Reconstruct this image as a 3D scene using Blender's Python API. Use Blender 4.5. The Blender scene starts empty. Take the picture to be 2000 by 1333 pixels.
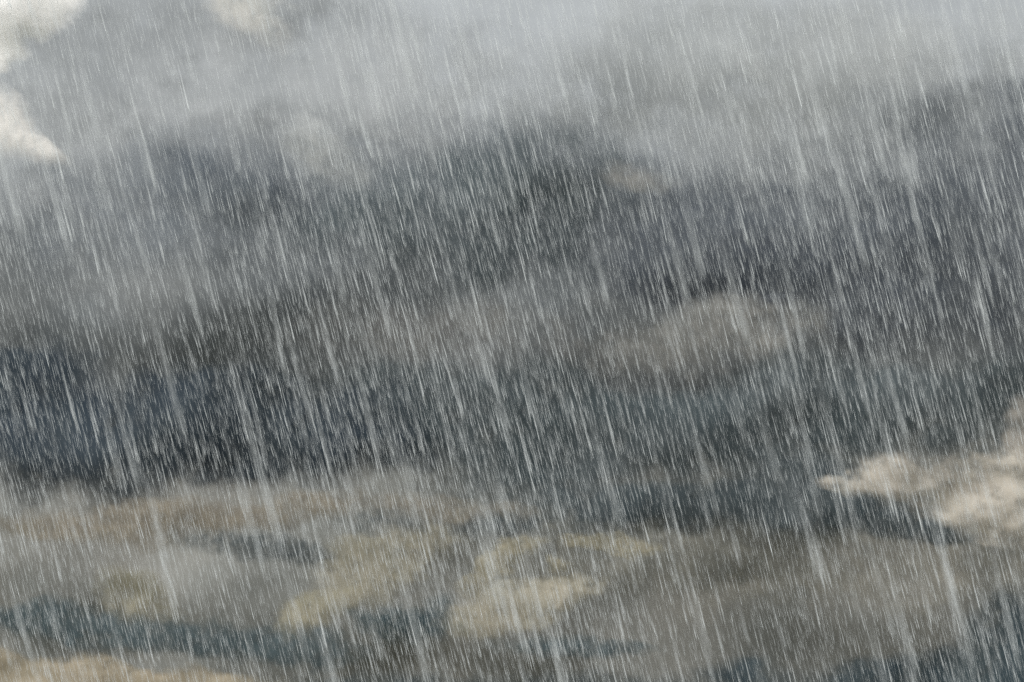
import bpy, math
import numpy as np
from mathutils import Vector, Matrix

# ------------------------------------------------------------------ camera, world, sun, exposure
SC = bpy.context.scene
COL = SC.collection
PITCH = math.radians(18.5)
FOCAL, SENSOR = 50.0, 36.0
PX = SENSOR / FOCAL / 2000.0                      # tangent covered by one pixel of the 2000 px photograph
EYE = np.array((0.0, 0.0, 1.65))
FWD = np.array((0.0, math.cos(PITCH), math.sin(PITCH)))
UP = np.array((0.0, -math.sin(PITCH), math.cos(PITCH)))
RIGHT = np.array((1.0, 0.0, 0.0))

cd = bpy.data.cameras.new('camera')
cd.lens = FOCAL; cd.sensor_width = SENSOR
cd.clip_start = 0.1; cd.clip_end = 60000
cd.dof.use_dof = True
cd.dof.focus_distance = 4.6
cd.dof.aperture_fstop = 8.0
cam = bpy.data.objects.new('camera', cd)
COL.objects.link(cam)
cam.location = Vector(EYE)
cam.rotation_euler = (math.radians(90) + PITCH, 0, 0)
SC.camera = cam

SC.view_settings.view_transform = 'Standard'
SC.view_settings.look = 'None'
SC.view_settings.gamma = 1
SC.view_settings.use_curve_mapping = False
SC.view_settings.exposure = 2.47
SC.cycles.transparent_max_bounces = 96
SC.cycles.max_bounces = 5
SC.cycles.diffuse_bounces = 4
SC.cycles.use_denoising = False
SC.cycles.pixel_filter_type = 'BLACKMAN_HARRIS'

SUN_EL, SUN_AZ = math.radians(30), math.radians(-142)      # behind the camera's left shoulder, above the cloud
w = bpy.data.worlds.new('World'); SC.world = w; w.use_nodes = True
nt = w.node_tree; nt.nodes.clear()


def N(nt, typ, **kw):
    n = nt.nodes.new(typ)
    for k, v in kw.items():
        if k.startswith('i_'):
            n.inputs[k[2:].replace('_', ' ')].default_value = v
        else:
            setattr(n, k, v)
    return n


def L(nt, a, b):
    nt.links.new(a, b)


def math_node(nt, op, a=None, b=None, va=0.0, vb=0.0, clamp=False):
    m = nt.nodes.new('ShaderNodeMath'); m.operation = op; m.use_clamp = clamp
    m.inputs[0].default_value = va; m.inputs[1].default_value = vb
    if a is not None: nt.links.new(a, m.inputs[0])
    if b is not None: nt.links.new(b, m.inputs[1])
    return m.outputs[0]


sky = N(nt, 'ShaderNodeTexSky', sky_type='NISHITA', sun_disc=False,
        sun_elevation=SUN_EL, sun_rotation=SUN_AZ, air_density=1.4, dust_density=3.0)
blue = N(nt, 'ShaderNodeBackground', i_Strength=0.05)
L(nt, sky.outputs[0], blue.inputs['Color'])
# the closed cloud deck: three times as bright overhead as at the horizon (overcast luminance), mottled by thicker cloud
tc = N(nt, 'ShaderNodeTexCoord')
sep = N(nt, 'ShaderNodeSeparateXYZ'); L(nt, tc.outputs['Generated'], sep.inputs[0])
z = math_node(nt, 'MAXIMUM', sep.outputs['Z'], None, vb=0.0)
cie = math_node(nt, 'MULTIPLY_ADD', z, None, vb=2.0); cie.node.inputs[2].default_value = 1.0
mp = N(nt, 'ShaderNodeMapping'); mp.inputs['Scale'].default_value = (1.0, 1.0, 2.2)
L(nt, tc.outputs['Generated'], mp.inputs[0])
nz = N(nt, 'ShaderNodeTexNoise', i_Scale=5.0, i_Detail=7.0, i_Roughness=0.55, i_Distortion=0.3)
L(nt, mp.outputs[0], nz.inputs['Vector'])
mr = N(nt, 'ShaderNodeMapRange'); L(nt, nz.outputs[0], mr.inputs[0])
mr.inputs[1].default_value = 0.3; mr.inputs[2].default_value = 0.7
mr.inputs[3].default_value = 0.78; mr.inputs[4].default_value = 1.18
lum = math_node(nt, 'MULTIPLY', cie, mr.outputs[0])
WORLD_L = 0.0445
lum = math_node(nt, 'MULTIPLY', lum, None, vb=WORLD_L)
rampc = N(nt, 'ShaderNodeValToRGB'); L(nt, z, rampc.inputs[0])
e = rampc.color_ramp.elements
e[0].position = 0.02; e[0].color = (1.0, 0.97, 0.89, 1)
e[1].position = 0.45; e[1].color = (0.93, 0.98, 1.0, 1)
deck = N(nt, 'ShaderNodeBackground'); L(nt, rampc.outputs[0], deck.inputs['Color']); L(nt, lum, deck.inputs['Strength'])
mix = N(nt, 'ShaderNodeMixShader'); mix.inputs[0].default_value = 0.985
L(nt, blue.outputs[0], mix.inputs[1]); L(nt, deck.outputs[0], mix.inputs[2])
wo = N(nt, 'ShaderNodeOutputWorld'); L(nt, mix.outputs[0], wo.inputs['Surface'])

sd = bpy.data.lights.new('sun', 'SUN'); sd.energy = 1.5; sd.angle = math.radians(60); sd.color = (1.0, 0.985, 0.965)
sun = bpy.data.objects.new('sun', sd); COL.objects.link(sun)
sdir = Vector((math.sin(SUN_AZ) * math.cos(SUN_EL), math.cos(SUN_AZ) * math.cos(SUN_EL), math.sin(SUN_EL)))
sun.rotation_euler = sdir.to_track_quat('Z', 'Y').to_euler()
sun.location = (0, 0, 50)


# ------------------------------------------------------------------ helpers
def _hash(ix, iy, iz, seed):
    h = (ix.astype(np.int64) * 374761393 + iy.astype(np.int64) * 668265263 + iz.astype(np.int64) * 2147483647 + seed * 974711) & 0xffffffff
    h = ((h ^ (h >> 13)) * 1274126177) & 0xffffffff
    h = ((h ^ (h >> 16)) * 2246822519) & 0xffffffff
    return ((h ^ (h >> 15)) & 0xffffff) / float(0xffffff)


def vnoise(x, y, z, seed=0):
    ix, iy, iz = np.floor(x), np.floor(y), np.floor(z)
    fx, fy, fz = x - ix, y - iy, z - iz
    fx = fx * fx * fx * (fx * (fx * 6 - 15) + 10); fy = fy * fy * fy * (fy * (fy * 6 - 15) + 10); fz = fz * fz * (3 - 2 * fz)
    out = 0
    for a in (0, 1):
        for b in (0, 1):
            for c in (0, 1):
                wgt = (fx if a else 1 - fx) * (fy if b else 1 - fy) * (fz if c else 1 - fz)
                out = out + wgt * _hash(ix + a, iy + b, iz + c, seed)
    return out


def fbm(x, y, z=None, seed=0, octv=5, rough=0.52, billow=False):
    if z is None: z = np.zeros_like(x) + 0.37
    s, a, tot = 0, 1.0, 0
    ca, sa = math.cos(0.63), math.sin(0.63)
    for o in range(octv):
        v = vnoise(x, y, z, seed + o * 17)
        v = (1 - abs(2 * v - 1)) if billow else v
        s = s + a * v; tot += a; a *= rough
        x, y = (x * ca - y * sa) * 2.03 + 11.3, (x * sa + y * ca) * 2.03 + 5.1
        z = z * 2.03 + 3.7
    return s / tot - 0.5


def mesh_object(name, verts, faces_flat, loop_counts, mat, attrs=None, smooth=True):
    me = bpy.data.meshes.new(name)
    nv, nl, nf = len(verts), len(faces_flat), len(loop_counts)
    me.vertices.add(nv); me.loops.add(nl); me.polygons.add(nf)
    me.vertices.foreach_set('co', np.ascontiguousarray(verts, dtype=np.float32).ravel())
    me.loops.foreach_set('vertex_index', np.ascontiguousarray(faces_flat, dtype=np.int32))
    starts = np.concatenate(([0], np.cumsum(loop_counts)[:-1])).astype(np.int32)
    me.polygons.foreach_set('loop_start', starts)
    me.polygons.foreach_set('use_smooth', np.full(nf, smooth, dtype=bool))
    me.update(calc_edges=True)
    for k, v in (attrs or {}).items():
        at = me.attributes.new(k, 'FLOAT', 'POINT')
        at.data.foreach_set('value', np.ascontiguousarray(v, dtype=np.float32))
    me.materials.append(mat)
    o = bpy.data.objects.new(name, me); COL.objects.link(o)
    return o


# ------------------------------------------------------------------ ground (below the frame)
def ground():
    m = bpy.data.materials.new('wet_grass'); m.use_nodes = True
    t = m.node_tree; b = t.nodes['Principled BSDF']
    n = N(t, 'ShaderNodeTexNoise', i_Scale=0.4, i_Detail=9.0)
    g = N(t, 'ShaderNodeTexCoord'); L(t, g.outputs['Object'], n.inputs['Vector'])
    r = N(t, 'ShaderNodeValToRGB'); L(t, n.outputs[0], r.inputs[0])
    r.color_ramp.elements[0].color = (0.030, 0.042, 0.018, 1); r.color_ramp.elements[1].color = (0.085, 0.095, 0.045, 1)
    L(t, r.outputs[0], b.inputs['Base Color']); b.inputs['Roughness'].default_value = 0.55
    rings = [0, 3, 8, 20, 60, 200, 800, 3000, 9000, 24000]
    seg = 48; V = [(0, 0, 0)]
    for k, rr in enumerate(rings[1:]):
        for s in range(seg):
            a = 2 * math.pi * s / seg; x, y = rr * math.cos(a), rr * math.sin(a)
            V.append((x, y, 0.05 * math.sin(x * 1.3 + y * 0.7) * (rr < 100) - (0.5 if rr > 100 else 0)))
    F, C = [], []
    for s in range(seg):
        F += [0, 1 + s, 1 + (s + 1) % seg]; C.append(3)
    for k in range(len(rings) - 2):
        a0, b0 = 1 + k * seg, 1 + (k + 1) * seg
        for s in range(seg):
            s1 = (s + 1) % seg
            F += [a0 + s, b0 + s, b0 + s1, a0 + s1]; C.append(4)
    o = mesh_object('ground', np.array(V, dtype=float), np.array(F), np.array(C), m)
    o['kind'] = 'structure'
ground()


# ------------------------------------------------------------------ clouds
def cloud_material(name, col_a, col_b, size, opacity=6.0, wisp=0.5):
    """Cloud droplets scatter light to both sides; how much gets through depends on how thick the cloud is there."""
    m = bpy.data.materials.new(name); m.use_nodes = True
    t = m.node_tree; t.nodes.clear()
    g = N(t, 'ShaderNodeTexCoord')
    n1 = N(t, 'ShaderNodeTexNoise', i_Scale=1.1 / size, i_Detail=5.0, i_Roughness=0.5, i_Distortion=0.4)
    L(t, g.outputs['Object'], n1.inputs['Vector'])
    r = N(t, 'ShaderNodeMapRange'); L(t, n1.outputs[0], r.inputs[0])
    r.inputs[1].default_value = 0.34; r.inputs[2].default_value = 0.66
    mc = N(t, 'ShaderNodeMix', data_type='RGBA'); L(t, r.outputs[0], mc.inputs['Factor'])
    mc.inputs['A'].default_value = (*col_a, 1); mc.inputs['B'].default_value = (*col_b, 1)
    at = N(t, 'ShaderNodeAttribute', attribute_name='optical_depth')
    n2 = N(t, 'ShaderNodeTexNoise', i_Scale=3.2 / size, i_Detail=6.0, i_Roughness=0.56)
    L(t, g.outputs['Object'], n2.inputs['Vector'])
    r2 = N(t, 'ShaderNodeMapRange'); L(t, n2.outputs[0], r2.inputs[0])
    r2.inputs[1].default_value = 0.3; r2.inputs[2].default_value = 0.7
    r2.inputs[3].default_value = 1 - wisp; r2.inputs[4].default_value = 1 + wisp
    od = math_node(t, 'MULTIPLY', at.outputs['Fac'], r2.outputs[0])
    od = math_node(t, 'MULTIPLY', od, None, vb=-opacity)
    tr = math_node(t, 'EXPONENT', od)
    d = N(t, 'ShaderNodeBsdfDiffuse'); tl = N(t, 'ShaderNodeBsdfTranslucent')
    bmp = N(t, 'ShaderNodeBump', i_Strength=0.03, i_Distance=size * 0.05); L(t, n2.outputs[0], bmp.inputs['Height'])
    for q in (d, tl):
        L(t, mc.outputs['Result'], q.inputs['Color']); L(t, bmp.outputs[0], q.inputs['Normal'])
    s = N(t, 'ShaderNodeMixShader'); s.inputs[0].default_value = 0.42
    L(t, d.outputs[0], s.inputs[1]); L(t, tl.outputs[0], s.inputs[2])
    tp = N(t, 'ShaderNodeBsdfTransparent')
    s2 = N(t, 'ShaderNodeMixShader'); L(t, tr, s2.inputs[0]); L(t, s.outputs[0], s2.inputs[1]); L(t, tp.outputs[0], s2.inputs[2])
    out = N(t, 'ShaderNodeOutputMaterial'); L(t, s2.outputs[0], out.inputs['Surface'])
    return m


SEED = [3]


def cloud(name, label, dist, blobs, cols, opacity=3.0, rag=0.55, wave=170.0, step=6.0, thick=0.11, stretch=1.5, warp=0.5, soft=2.9, grow=1.26, bumpy=0.05, wisp=0.85, cat='cloud'):
    """blobs: (x, y, rx, ry, tilt_deg, weight) as seen from the camera; the body stands at dist metres with real depth."""
    SEED[0] += 29; seed = SEED[0]
    blobs = [(b[0], b[1], b[2] * grow, b[3] * grow, b[4], b[5]) for b in blobs]
    B = np.array(blobs, dtype=float)
    pad = 1.25
    ext = np.maximum(B[:, 2], B[:, 3]) * pad + 20
    # extents of each rotated ellipse
    ca, sa = np.cos(np.radians(B[:, 4])), np.sin(np.radians(B[:, 4]))
    ex = np.sqrt((B[:, 2] * ca) ** 2 + (B[:, 3] * sa) ** 2) * pad + 15
    ey = np.sqrt((B[:, 2] * sa) ** 2 + (B[:, 3] * ca) ** 2) * pad + 15
    x0, x1, y0, y1 = (B[:, 0] - ex).min(), (B[:, 0] + ex).max(), (B[:, 1] - ey).min(), (B[:, 1] + ey).max()
    nx, ny = int((x1 - x0) / step) + 2, int((y1 - y0) / step) + 2
    gx, gy = np.meshgrid(np.linspace(x0, x1, nx), np.linspace(y0, y1, ny))
    qx, qy = gx / (wave * stretch), gy / wave
    wx = gx + warp * wave * stretch * 2 * fbm(qx * 1.1, qy * 1.1, seed=seed + 5)
    wy = gy + 0.9 * warp * wave * 2 * fbm(qx * 1.1, qy * 1.1, seed=seed + 9)
    acc = np.zeros_like(gx)
    for (bx, by, rx, ry, tilt, wt) in blobs:
        a = math.radians(tilt); c, s = math.cos(a), math.sin(a)
        dx, dy = wx - bx, wy - by
        u, v = (dx * c + dy * s) / rx, (-dx * s + dy * c) / ry
        acc = acc + np.exp(4.0 * wt * (1 - (u * u + v * v)).clip(-3, 1)) - math.exp(-12.0 * wt)
    base = np.log(acc + 1e-6) / 4.0
    det = fbm(qx * 2.1, qy * 2.1, seed=seed, octv=6, rough=0.58)
    bil = fbm(qx * 3.3, qy * 3.3, seed=seed + 3, octv=4, billow=True)
    h = base + rag * det * 1.6 + 0.2 * bil
    h = np.where(base > -1.2, h, -1)
    keep = h > 0
    # quads with every corner kept
    q = keep[:-1, :-1] & keep[1:, :-1] & keep[:-1, 1:] & keep[1:, 1:]
    used = np.zeros_like(keep)
    used[:-1, :-1] |= q; used[1:, :-1] |= q; used[:-1, 1:] |= q; used[1:, 1:] |= q
    # rim vertices touch a missing quad: zero thickness there so that front and back close
    full = np.zeros_like(keep)
    qp = np.pad(q, 1)
    full = qp[:-1, :-1] & qp[1:, :-1] & qp[:-1, 1:] & qp[1:, 1:]
    hh = np.where(full, h.clip(0, None), 0.0)
    core = (base + rag * 0.8 * fbm(qx * 1.3, qy * 1.3, seed=seed, octv=3, rough=0.4)).clip(0, None)
    hs = (1 - np.exp(-1.1 * core)) * (1 - np.exp(-6 * hh))      # rounded profile
    m_per_px = PX * dist
    size_m = (min(B[:, 3].max(), 260)) * m_per_px
    depth = size_m * thick * hs * (1 + bumpy * 1.2 * bil + bumpy * 0.8 * det) * 2
    depth = np.where(full, np.maximum(depth, size_m * 0.004), 0)
    cx, cy = (x0 + x1) / 2, (y0 + y1) / 2
    ax = (gx - 1000) * PX * dist; ay = (666.5 - gy) * PX * dist
    lean = fbm(qx * 0.7, qy * 0.7, seed=seed + 21, octv=2) * size_m * 0.8
    idx = -np.ones(keep.shape, dtype=np.int64)
    n = int(used.sum()); idx[used] = np.arange(n)
    P = (ax[used][:, None] * RIGHT + ay[used][:, None] * UP + (dist + lean[used])[:, None] * FWD)
    dvec = depth[used][:, None] * FWD
    front, back = P - dvec, P + dvec * 0.7
    rim = ~full[used]
    verts = np.concatenate((front, back))
    bidx = np.arange(n) + n
    bidx = np.where(rim, np.arange(n), bidx)          # weld at the rim
    jj, ii = np.nonzero(q)
    a_, b_, c_, d_ = idx[jj, ii], idx[jj, ii + 1], idx[jj + 1, ii + 1], idx[jj + 1, ii]
    ff = np.stack((a_, d_, c_, b_), 1)
    fb = np.stack((bidx[a_], bidx[b_], bidx[c_], bidx[d_]), 1)
    quads = np.concatenate((ff, fb))
    # drop unused verts
    mask = np.zeros(2 * n, dtype=bool); mask[quads.ravel()] = True
    remap = np.cumsum(mask) - 1
    verts = verts[mask]; quads = remap[quads]
    od = np.concatenate((hh[used], hh[used]))[mask] ** soft * 1.1
    cen = verts.mean(0)
    mat = cloud_material(name + '_vapour', cols[0], cols[1], size_m * 1.1, opacity, wisp)
    o = mesh_object(name, verts - cen, quads.ravel(), np.full(len(quads), 4), mat, {'optical_depth': od})
    o.location = Vector(cen + EYE)
    o['label'] = label; o['category'] = cat
    o['group'] = 'clouds behind the rain'
    return o


LIT = 1.14          # how bright a white cloud renders under this sun and sky


def C(r, g, b):
    f = lambda v: ((v / 255 + 0.055) / 1.055) ** 2.4
    return tuple(min(0.97, f(v) / LIT) for v in (r, g, b))


# ---- high layers, farthest first
cloud('rain_cloud', 'broad mid grey cloud filling the upper left behind the rain', 5200,
      [(250, 160, 450, 220, 0, 1), (150, 400, 450, 160, 0, 1), (600, 120, 360, 170, 0, .8), (850, 250, 340, 130, 0, .8)],
      (C(142, 146, 149), C(166, 169, 171)), opacity=1.3, wave=240)
cloud('pale_cloud', 'pale silvery cloud spread across the upper right of the sky', 5000,
      [(1350, 120, 400, 150, 5, 1), (1650, 90, 360, 140, 0, 1), (1150, 230, 260, 100, 0, .8), (1480, 300, 420, 130, 0, .9), (1850, 220, 280, 160, 0, .8)],
      (C(166, 170, 172), C(184, 187, 188)), opacity=1.0, wave=260)
cloud('grey_cloud', 'soft grey cloud belt across the middle between the two dark banks', 4700,
      [(300, 650, 760, 250, -4, 1), (1100, 650, 800, 270, 0, 1), (1750, 650, 600, 280, 0, 1)],
      (C(94, 99, 102), C(116, 119, 120)), opacity=2.6, wave=230, rag=.4)
cloud('tan_cloud_bank', 'wide tan grey cloud bank along the bottom of the sky', 4500,
      [(150, 1170, 800, 330, 0, 1), (900, 1180, 800, 330, 0, 1), (1500, 1170, 800, 330, 0, 1), (1950, 1150, 460, 320, 0, 1)],
      (C(120, 122, 119), C(142, 141, 136)), opacity=5.0, wave=200, rag=.3, cat='cloud bank')
cloud('grey_cloud', 'thin blue grey cloud veil added to grade the pale upper sky into the storm clouds', 3900,  # added haze layer; its tone makes the gradient above the dark banks
      [(350, 400, 460, 130, 0, 1), (950, 400, 460, 150, 0, 1), (1500, 430, 420, 150, 0, 1), (1900, 330, 300, 190, 0, 1)],
      (C(108, 114, 120), C(128, 133, 138)), opacity=0.55, wave=230, rag=.7, soft=2.0, grow=1.3)
# ---- dark storm banks; their shade and rain mist lift are put into the colours
cloud('storm_cloud', 'faint dark slate cloud left of the centre below the pale grey patch', 3650,
      [(480, 380, 200, 90, 15, .9), (380, 330, 120, 60, 30, .6)],
      (C(84, 91, 99), C(102, 108, 113)), opacity=0.9, wave=170, rag=.8)
cloud('storm_cloud', 'dark slate storm cloud in the upper middle of the sky', 3600,
      [(930, 430, 290, 120, 4, 1), (1080, 370, 170, 100, -5, .9)],
      (C(76, 85, 89), C(95, 102, 106)), opacity=1.0, wave=190, rag=.9, grow=1.4)
cloud('storm_cloud', 'dark slate storm cloud running from right of the centre to the right edge', 3550,
      [(1400, 490, 260, 105, 8, 1), (1760, 480, 240, 150, -14, .9), (1990, 380, 130, 190, 0, .9)],
      (C(76, 82, 89), C(96, 101, 107)), opacity=0.95, wave=200, rag=.9, grow=1.4)
cloud('storm_cloud', 'dark slate cloud strip right of the centre above the tan patch', 3500,
      [(1450, 540, 320, 70, 4, 1), (1800, 590, 280, 110, 0, .9)],
      (C(76, 82, 90), C(92, 97, 102)), opacity=1.6, wave=170, rag=.6)
cloud('storm_cloud', 'darkest navy storm cloud with flat base on the left below the middle', 3200,
      [(180, 850, 370, 135, 0, 1), (500, 860, 340, 120, -2, 1), (60, 750, 260, 80, 0, .8)],
      (C(52, 61, 70), C(62, 70, 76)), opacity=2.0, wave=170, rag=.6)
cloud('storm_cloud', 'long dark green grey storm cloud below the middle from centre to right', 3300,
      [(850, 840, 370, 105, 0, 1), (1250, 860, 390, 110, 2, 1), (1750, 810, 400, 120, 0, 1)],
      (C(68, 78, 82), C(84, 91, 94)), opacity=2.0, wave=190, rag=.5)
cloud('storm_cloud', 'dark flat based cloud wedge under the long storm cloud right of centre', 3100,
      [(1330, 985, 300, 60, 0, 1), (1560, 960, 180, 75, 0, 1)],
      (C(66, 75, 79), C(80, 87, 90)), opacity=2.6, wave=140, rag=.4)
# ---- bright clouds
cloud('white_cloud', 'bright cream white cloud in the upper left corner of the sky', 4200,
      [(25, -5, 125, 85, 5, 1), (-40, 60, 100, 80, 0, 1)],
      ((0.92, 0.91, 0.90), (0.95, 0.94, 0.93)), opacity=4.0, wave=80, step=4, rag=.6, warp=.15, soft=2.0, grow=1.12)
cloud('white_cloud', 'cream white cloud limb at the left edge below the bright corner cloud', 4150,
      [(0, 235, 70, 60, 35, 1), (70, 290, 60, 28, 30, .9)],
      (C(232, 229, 225), C(238, 235, 230)), opacity=1.0, wave=90, step=4, soft=2.0, rag=.35, warp=.2)
cloud('white_cloud', 'faint cream cloud patch at the top edge right of the bright corner cloud', 4150,
      [(455, -5, 70, 60, 20, 1), (500, 50, 80, 44, 40, .7)],
      (C(206, 206, 202), C(216, 214, 210)), opacity=0.8, wave=90, step=4, rag=.5)
cloud('pale_cloud', 'pale grey cloud patch just above the left end of the upper storm cloud', 3400,
      [(610, 280, 90, 60, 35, 1), (670, 340, 70, 36, 20, .7)],
      (C(168, 171, 172), C(184, 186, 186)), opacity=0.74, wave=100, step=5)
cloud('pale_cloud', 'small faint pale cloud patch above the dark cloud right of centre', 3300,
      [(1255, 350, 80, 40, 5, 1)],
      (C(132, 133, 132), C(150, 149, 146)), opacity=0.6, wave=90, step=5, rag=.8)
cloud('tan_cloud', 'soft tan grey cloud between the two dark banks right of centre', 3400,
      [(1420, 650, 230, 62, -6, 1), (1260, 690, 150, 55, 0, .8)],
      (C(120, 121, 119), C(138, 137, 133)), opacity=1.0, wave=130, rag=.8)
cloud('tan_cloud', 'soft brown grey cloud in the middle directly under the upper storm cloud', 3400,
      [(840, 660, 260, 70, 0, 1)],
      (C(110, 111, 111), C(124, 124, 122)), opacity=0.87, wave=120)
cloud('cream_cloud', 'cream cloud with a domed top and ragged lower edge low on the right', 2700,
      [(1735, 935, 80, 58, 0, 1), (1660, 950, 70, 26, 8, .8), (1850, 965, 130, 62, 12, 1), (1950, 945, 110, 80, 0, 1), (1965, 1010, 90, 60, 20, .8)],
      (C(170, 164, 154), C(188, 182, 171)), opacity=1.25, wave=60, step=3.5, rag=.8, warp=.4, soft=2.2, grow=1.08)
cloud('cream_cloud', 'pale cloud rising at the right edge above the cream domed cloud', 2750,
      [(2010, 850, 50, 80, 0, 1)],
      (C(146, 142, 136), C(160, 155, 147)), opacity=1.8, wave=70, step=4, rag=.5, warp=.3)
cloud('grey_cloud', 'dark grey ragged cloud tucked under the cream domed cloud on the right', 2600,
      [(1690, 1008, 130, 40, 10, 1), (1820, 1040, 100, 26, 14, .8)],
      (C(58, 67, 71), C(78, 84, 86)), opacity=2.4, wave=80, step=4)
cloud('tan_cloud', 'long tan cloud streak along the base of the navy storm cloud on the left', 2900,
      [(220, 1015, 320, 42, -2, 1), (520, 1000, 280, 36, -3, .9), (850, 985, 240, 28, 0, .7)],
      (C(126, 121, 112), C(146, 139, 126)), opacity=1.12, wave=110, step=5)
cloud('grey_cloud', 'slate grey cloud line between the tan streak and the cream clouds', 2850,
      [(560, 1075, 190, 34, 6, 1), (800, 1020, 160, 24, 3, .7), (1000, 1025, 130, 32, 0, .8)],
      (C(70, 79, 83), C(88, 93, 94)), opacity=0.93, wave=100, step=5)
cloud('cream_cloud', 'cream cloud with a flat bright top left of the bottom centre', 2600,
      [(730, 1085, 120, 55, -8, 1), (690, 1140, 120, 46, -20, .9), (850, 1060, 80, 28, 0, .7)],
      (C(138, 135, 122), C(158, 153, 138)), opacity=1.12, wave=90, step=4)
cloud('cream_cloud', 'small cream cloud puff at the lower left', 2600,
      [(265, 1150, 75, 50, 10, 1), (300, 1195, 70, 32, 0, .7)],
      (C(134, 131, 115), C(152, 147, 130)), opacity=0.7, wave=70, step=4)
cloud('cream_cloud', 'small ragged cream cloud puff left of the bottom centre', 2550,
      [(600, 1200, 66, 38, -20, 1), (670, 1165, 60, 28, -20, .7)],
      (C(134, 131, 115), C(152, 147, 130)), opacity=1.18, wave=60, step=4)
cloud('grey_cloud', 'shaded grey body of the cumulus at the bottom centre', 2520,  # shaded part of the cumulus, the shade put into a grey base colour
      [(1120, 1100, 230, 70, 0, 1), (1350, 1100, 190, 60, 0, .9)],
      (C(106, 107, 103), C(122, 121, 114)), opacity=1.36, wave=90, step=4)
cloud('cream_cloud', 'bright cream lower body of the cumulus at the bottom centre', 2400,  # lit part of the same cumulus, brightness put into the cream colour
      [(1000, 1185, 110, 46, -8, 1), (930, 1220, 60, 26, -10, .9), (1090, 1165, 80, 32, -10, .8), (960, 1150, 50, 34, 0, .7)],
      (C(146, 143, 130), C(166, 160, 145)), opacity=2.0, wave=70, step=3.5, rag=.55, warp=.4)
cloud('cream_cloud', 'thin cream crest on the upper left edge of the bottom centre cumulus', 2400,  # lit upper edge of the cumulus, painted as a lighter body
      [(950, 1112, 44, 26, -45, 1), (1020, 1066, 54, 22, -10, 1), (985, 1085, 44, 24, -30, .8), (915, 1145, 34, 26, -50, .7)],
      (C(138, 134, 119), C(156, 150, 132)), opacity=2.0, wave=44, step=3, rag=.8, warp=.5)
cloud('cream_cloud', 'small bright cream cloud edge right of the bottom centre cumulus crest', 2380,  # another lit edge of the cumulus, its light carried by the colour
      [(1155, 1058, 56, 16, 3, 1), (1230, 1072, 60, 18, 5, .8), (1100, 1095, 24, 20, 0, .7)],
      (C(136, 132, 116), C(152, 146, 128)), opacity=1.8, wave=44, step=3, rag=.8, warp=.5)
cloud('tan_cloud', 'wide soft tan cloud at the lower right under the cream domed cloud', 2900,
      [(1700, 1120, 270, 80, -5, 1), (1480, 1150, 150, 60, -15, .8), (1880, 1120, 140, 70, 0, .8)],
      (C(138, 137, 131), C(160, 156, 147)), opacity=0.55, wave=120, step=5)
cloud('teal_cloud', 'dark teal grey cloud strip sloping along the lower left', 2300,
      [(120, 1215, 240, 38, 8, 1), (420, 1250, 250, 46, 5, 1), (560, 1270, 140, 44, 0, .8)],
      (C(70, 84, 89), C(86, 96, 99)), opacity=1.12, wave=90, step=5)
cloud('teal_cloud', 'dark teal cloud hollow left of the bottom centre cumulus', 2300,
      [(790, 1225, 110, 48, 8, 1), (860, 1200, 38, 44, 0, .7)],
      (C(52, 70, 77), C(72, 84, 87)), opacity=0.99, wave=80, step=5)
cloud('teal_cloud', 'thin teal cloud strip beneath the bottom centre cumulus', 2300,
      [(1100, 1268, 130, 24, 4, 1), (1190, 1276, 100, 18, 0, .8)],
      (C(74, 87, 91), C(92, 100, 102)), opacity=1.12, wave=70, step=5)
cloud('cream_cloud', 'warm cream cloud rising at the bottom left edge of the sky', 2100,
      [(60, 1325, 260, 48, 6, 1), (330, 1345, 240, 36, 4, 1), (0, 1380, 300, 60, 0, 1)],
      (C(146, 138, 121), C(162, 152, 134)), opacity=3.00, wave=70, step=4, rag=0.34)
cloud('storm_cloud', 'dark slate blue cloud in the lower right corner of the sky', 2200,  # cloud shade is put into this dark base colour
      [(1970, 1270, 140, 120, -30, 1), (1800, 1350, 240, 70, -6, 1), (1400, 1370, 340, 60, 0, .8)],
      (C(46, 60, 68), C(68, 78, 82)), opacity=1.24, wave=120, step=5)
cloud('grey_cloud', 'grey cloud strip along the bottom edge from the centre rightwards', 2200,
      [(900, 1350, 360, 50, 0, 1)],
      (C(66, 76, 80), C(88, 93, 93)), opacity=1.12, wave=110, step=5)


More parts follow.
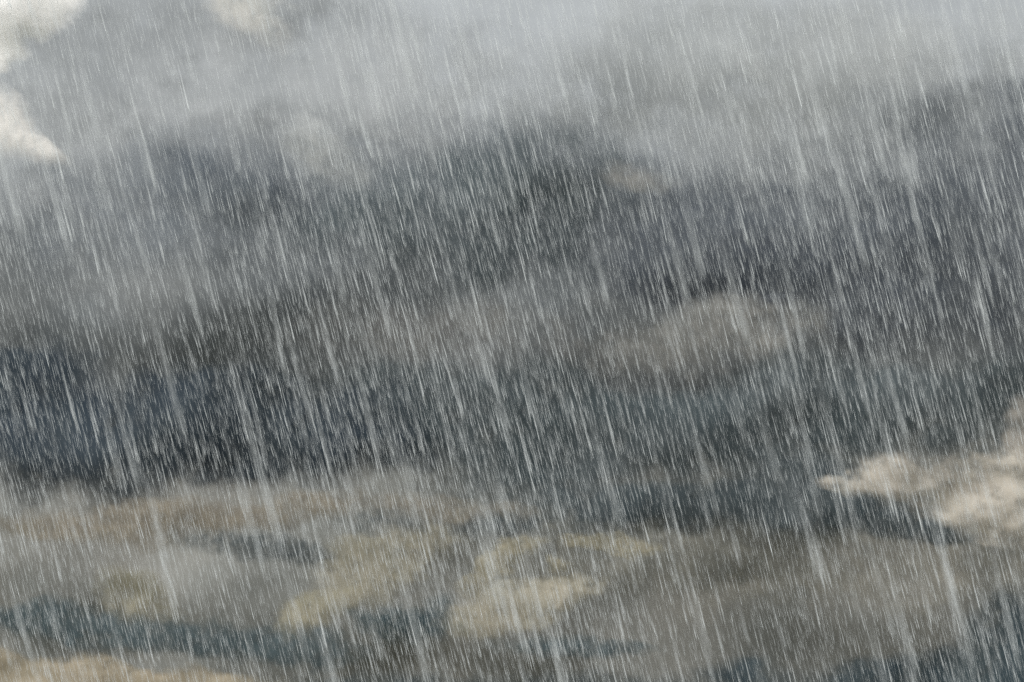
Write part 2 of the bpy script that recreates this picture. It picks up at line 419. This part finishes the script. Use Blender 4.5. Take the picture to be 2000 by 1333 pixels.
# ------------------------------------------------------------------ rain
def rain():
    rng = np.random.default_rng(11)
    m = bpy.data.materials.new('rain_water'); m.use_nodes = True
    t = m.node_tree; t.nodes.clear()
    at = N(t, 'ShaderNodeAttribute', attribute_name='water')
    d = N(t, 'ShaderNodeBsdfDiffuse'); d.inputs['Color'].default_value = (0.79, 0.82, 0.835, 1)
    tl = N(t, 'ShaderNodeBsdfTranslucent'); tl.inputs['Color'].default_value = (0.79, 0.82, 0.835, 1)
    s = N(t, 'ShaderNodeMixShader'); s.inputs[0].default_value = 0.5
    L(t, d.outputs[0], s.inputs[1]); L(t, tl.outputs[0], s.inputs[2])
    tp = N(t, 'ShaderNodeBsdfTransparent')
    s2 = N(t, 'ShaderNodeMixShader'); L(t, at.outputs['Fac'], s2.inputs[0]); L(t, tp.outputs[0], s2.inputs[1]); L(t, s.outputs[0], s2.inputs[2])
    out = N(t, 'ShaderNodeOutputMaterial'); L(t, s2.outputs[0], out.inputs['Surface'])

    tiers = [  # d0, d1, per m3, margin
        (0.72, 1.1, 2200, 0.5), (1.1, 2.2, 800, 0.5), (2.2, 5.0, 1100, 0.5), (5.0, 9.0, 1500, 0.4)]
    PD, PXX, PY = [], [], []
    for d0, d1, rho, mg in tiers:
        n = 0
        wmax = 0.76 * d1 + 2 * mg; hmax = 0.52 * d1 + 2 * mg
        n = int(rho * (d1 - d0) * wmax * hmax)
        dd = rng.uniform(d0, d1, n)
        xx = rng.uniform(-.5, .5, n) * wmax; yy = rng.uniform(-.5, .5, n) * hmax
        ok = (abs(xx) < 0.38 * dd + mg) & (abs(yy) < 0.26 * dd + mg)
        PD.append(dd[ok]); PXX.append(xx[ok]); PY.append(yy[ok])
    D = np.concatenate(PD); X = np.concatenate(PXX); Y = np.concatenate(PY)
    # gusts: curtains of denser rain
    slant = math.radians(14.3)
    a = X * math.cos(slant) + Y * math.sin(slant); b = -X * math.sin(slant) + Y * math.cos(slant)
    gust = fbm(a * 1.6, b * 0.5, D * 0.8, seed=77, octv=4) + 0.5
    ok = rng.uniform(0, 1, len(D)) < np.clip(0.15 + (gust - 0.3) * 2.1, 0.15, 1)
    D, X, Y = D[ok], X[ok], Y[ok]
    n = len(D)
    P = EYE + D[:, None] * FWD + X[:, None] * RIGHT + Y[:, None] * UP
    ok = P[:, 2] > 0.15
    P, D = P[ok], D[ok]; n = len(D)
    ang = slant + rng.normal(0, math.radians(1.1), n)
    yaw = rng.normal(0, math.radians(2.5), n)
    dirv = (np.sin(ang)[:, None] * RIGHT - np.cos(ang)[:, None] * UP + np.sin(yaw)[:, None] * FWD)
    dirv /= np.linalg.norm(dirv, axis=1)[:, None]
    size = np.exp(rng.normal(0, 0.38, n)); size = np.where(D < 2.2, np.clip(size * 1.15, 0.8, 1.6), size)
    length = 0.062 * size ** 0.8 * rng.uniform(0.6, 1.35, n)
    rad = 0.00060 * size
    strength = np.clip(rng.beta(1.15, 3.1, n) * 0.95 + 0.05, 0, 0.95)
    near = D < 2.2
    length[near] *= 1.15
    strength[near] = np.clip(strength[near] * 1.3, 0, 0.5)
    s1 = np.cross(dirv, FWD); s1 /= np.linalg.norm(s1, axis=1)[:, None]
    s2v = np.cross(dirv, s1)
    ts = [0.0, 0.38, 0.82, 1.0]; rs = [0.0, 0.7, 1.0, 0.0]; al = [0.0, 0.55, 1.0, 0.75]
    V = np.zeros((n, 8, 3)); A = np.zeros((n, 8))
    top = P - dirv * (length / 2)[:, None]
    V[:, 0] = top; A[:, 0] = 0
    k = 1
    ph = rng.uniform(0, 2 * math.pi, n)
    for r in (1, 2):
        c = top + dirv * (length * ts[r])[:, None]
        for q in range(3):
            th = ph + q * 2 * math.pi / 3
            V[:, k] = c + (s1 * np.cos(th)[:, None] + s2v * np.sin(th)[:, None]) * (rad * rs[r])[:, None]
            A[:, k] = al[r] * strength; k += 1
    V[:, 7] = top + dirv * length[:, None]; A[:, 7] = al[3] * strength
    F = []
    for q in range(3):
        q1 = (q + 1) % 3
        F += [0, 1 + q1, 1 + q]
    Q = []
    for q in range(3):
        q1 = (q + 1) % 3
        Q += [1 + q, 1 + q1, 4 + q1, 4 + q]
    E = []
    for q in range(3):
        q1 = (q + 1) % 3
        E += [7, 4 + q, 4 + q1]
    pat = np.array(F + Q + E); cnt = np.array([3] * 3 + [4] * 3 + [3] * 3)
    flat = (np.arange(n)[:, None] * 8 + pat[None]).ravel(); counts = np.tile(cnt, n)
    org = EYE + 5 * FWD
    o = mesh_object('rain', V.reshape(-1, 3) - org, flat, counts, m, {'water': A.ravel()})
    o.location = Vector(org)
    o['kind'] = 'stuff'; o['label'] = 'dense slanting rain of fine pale streaks falling in front of the clouds'
    print('drops', n)
rain()
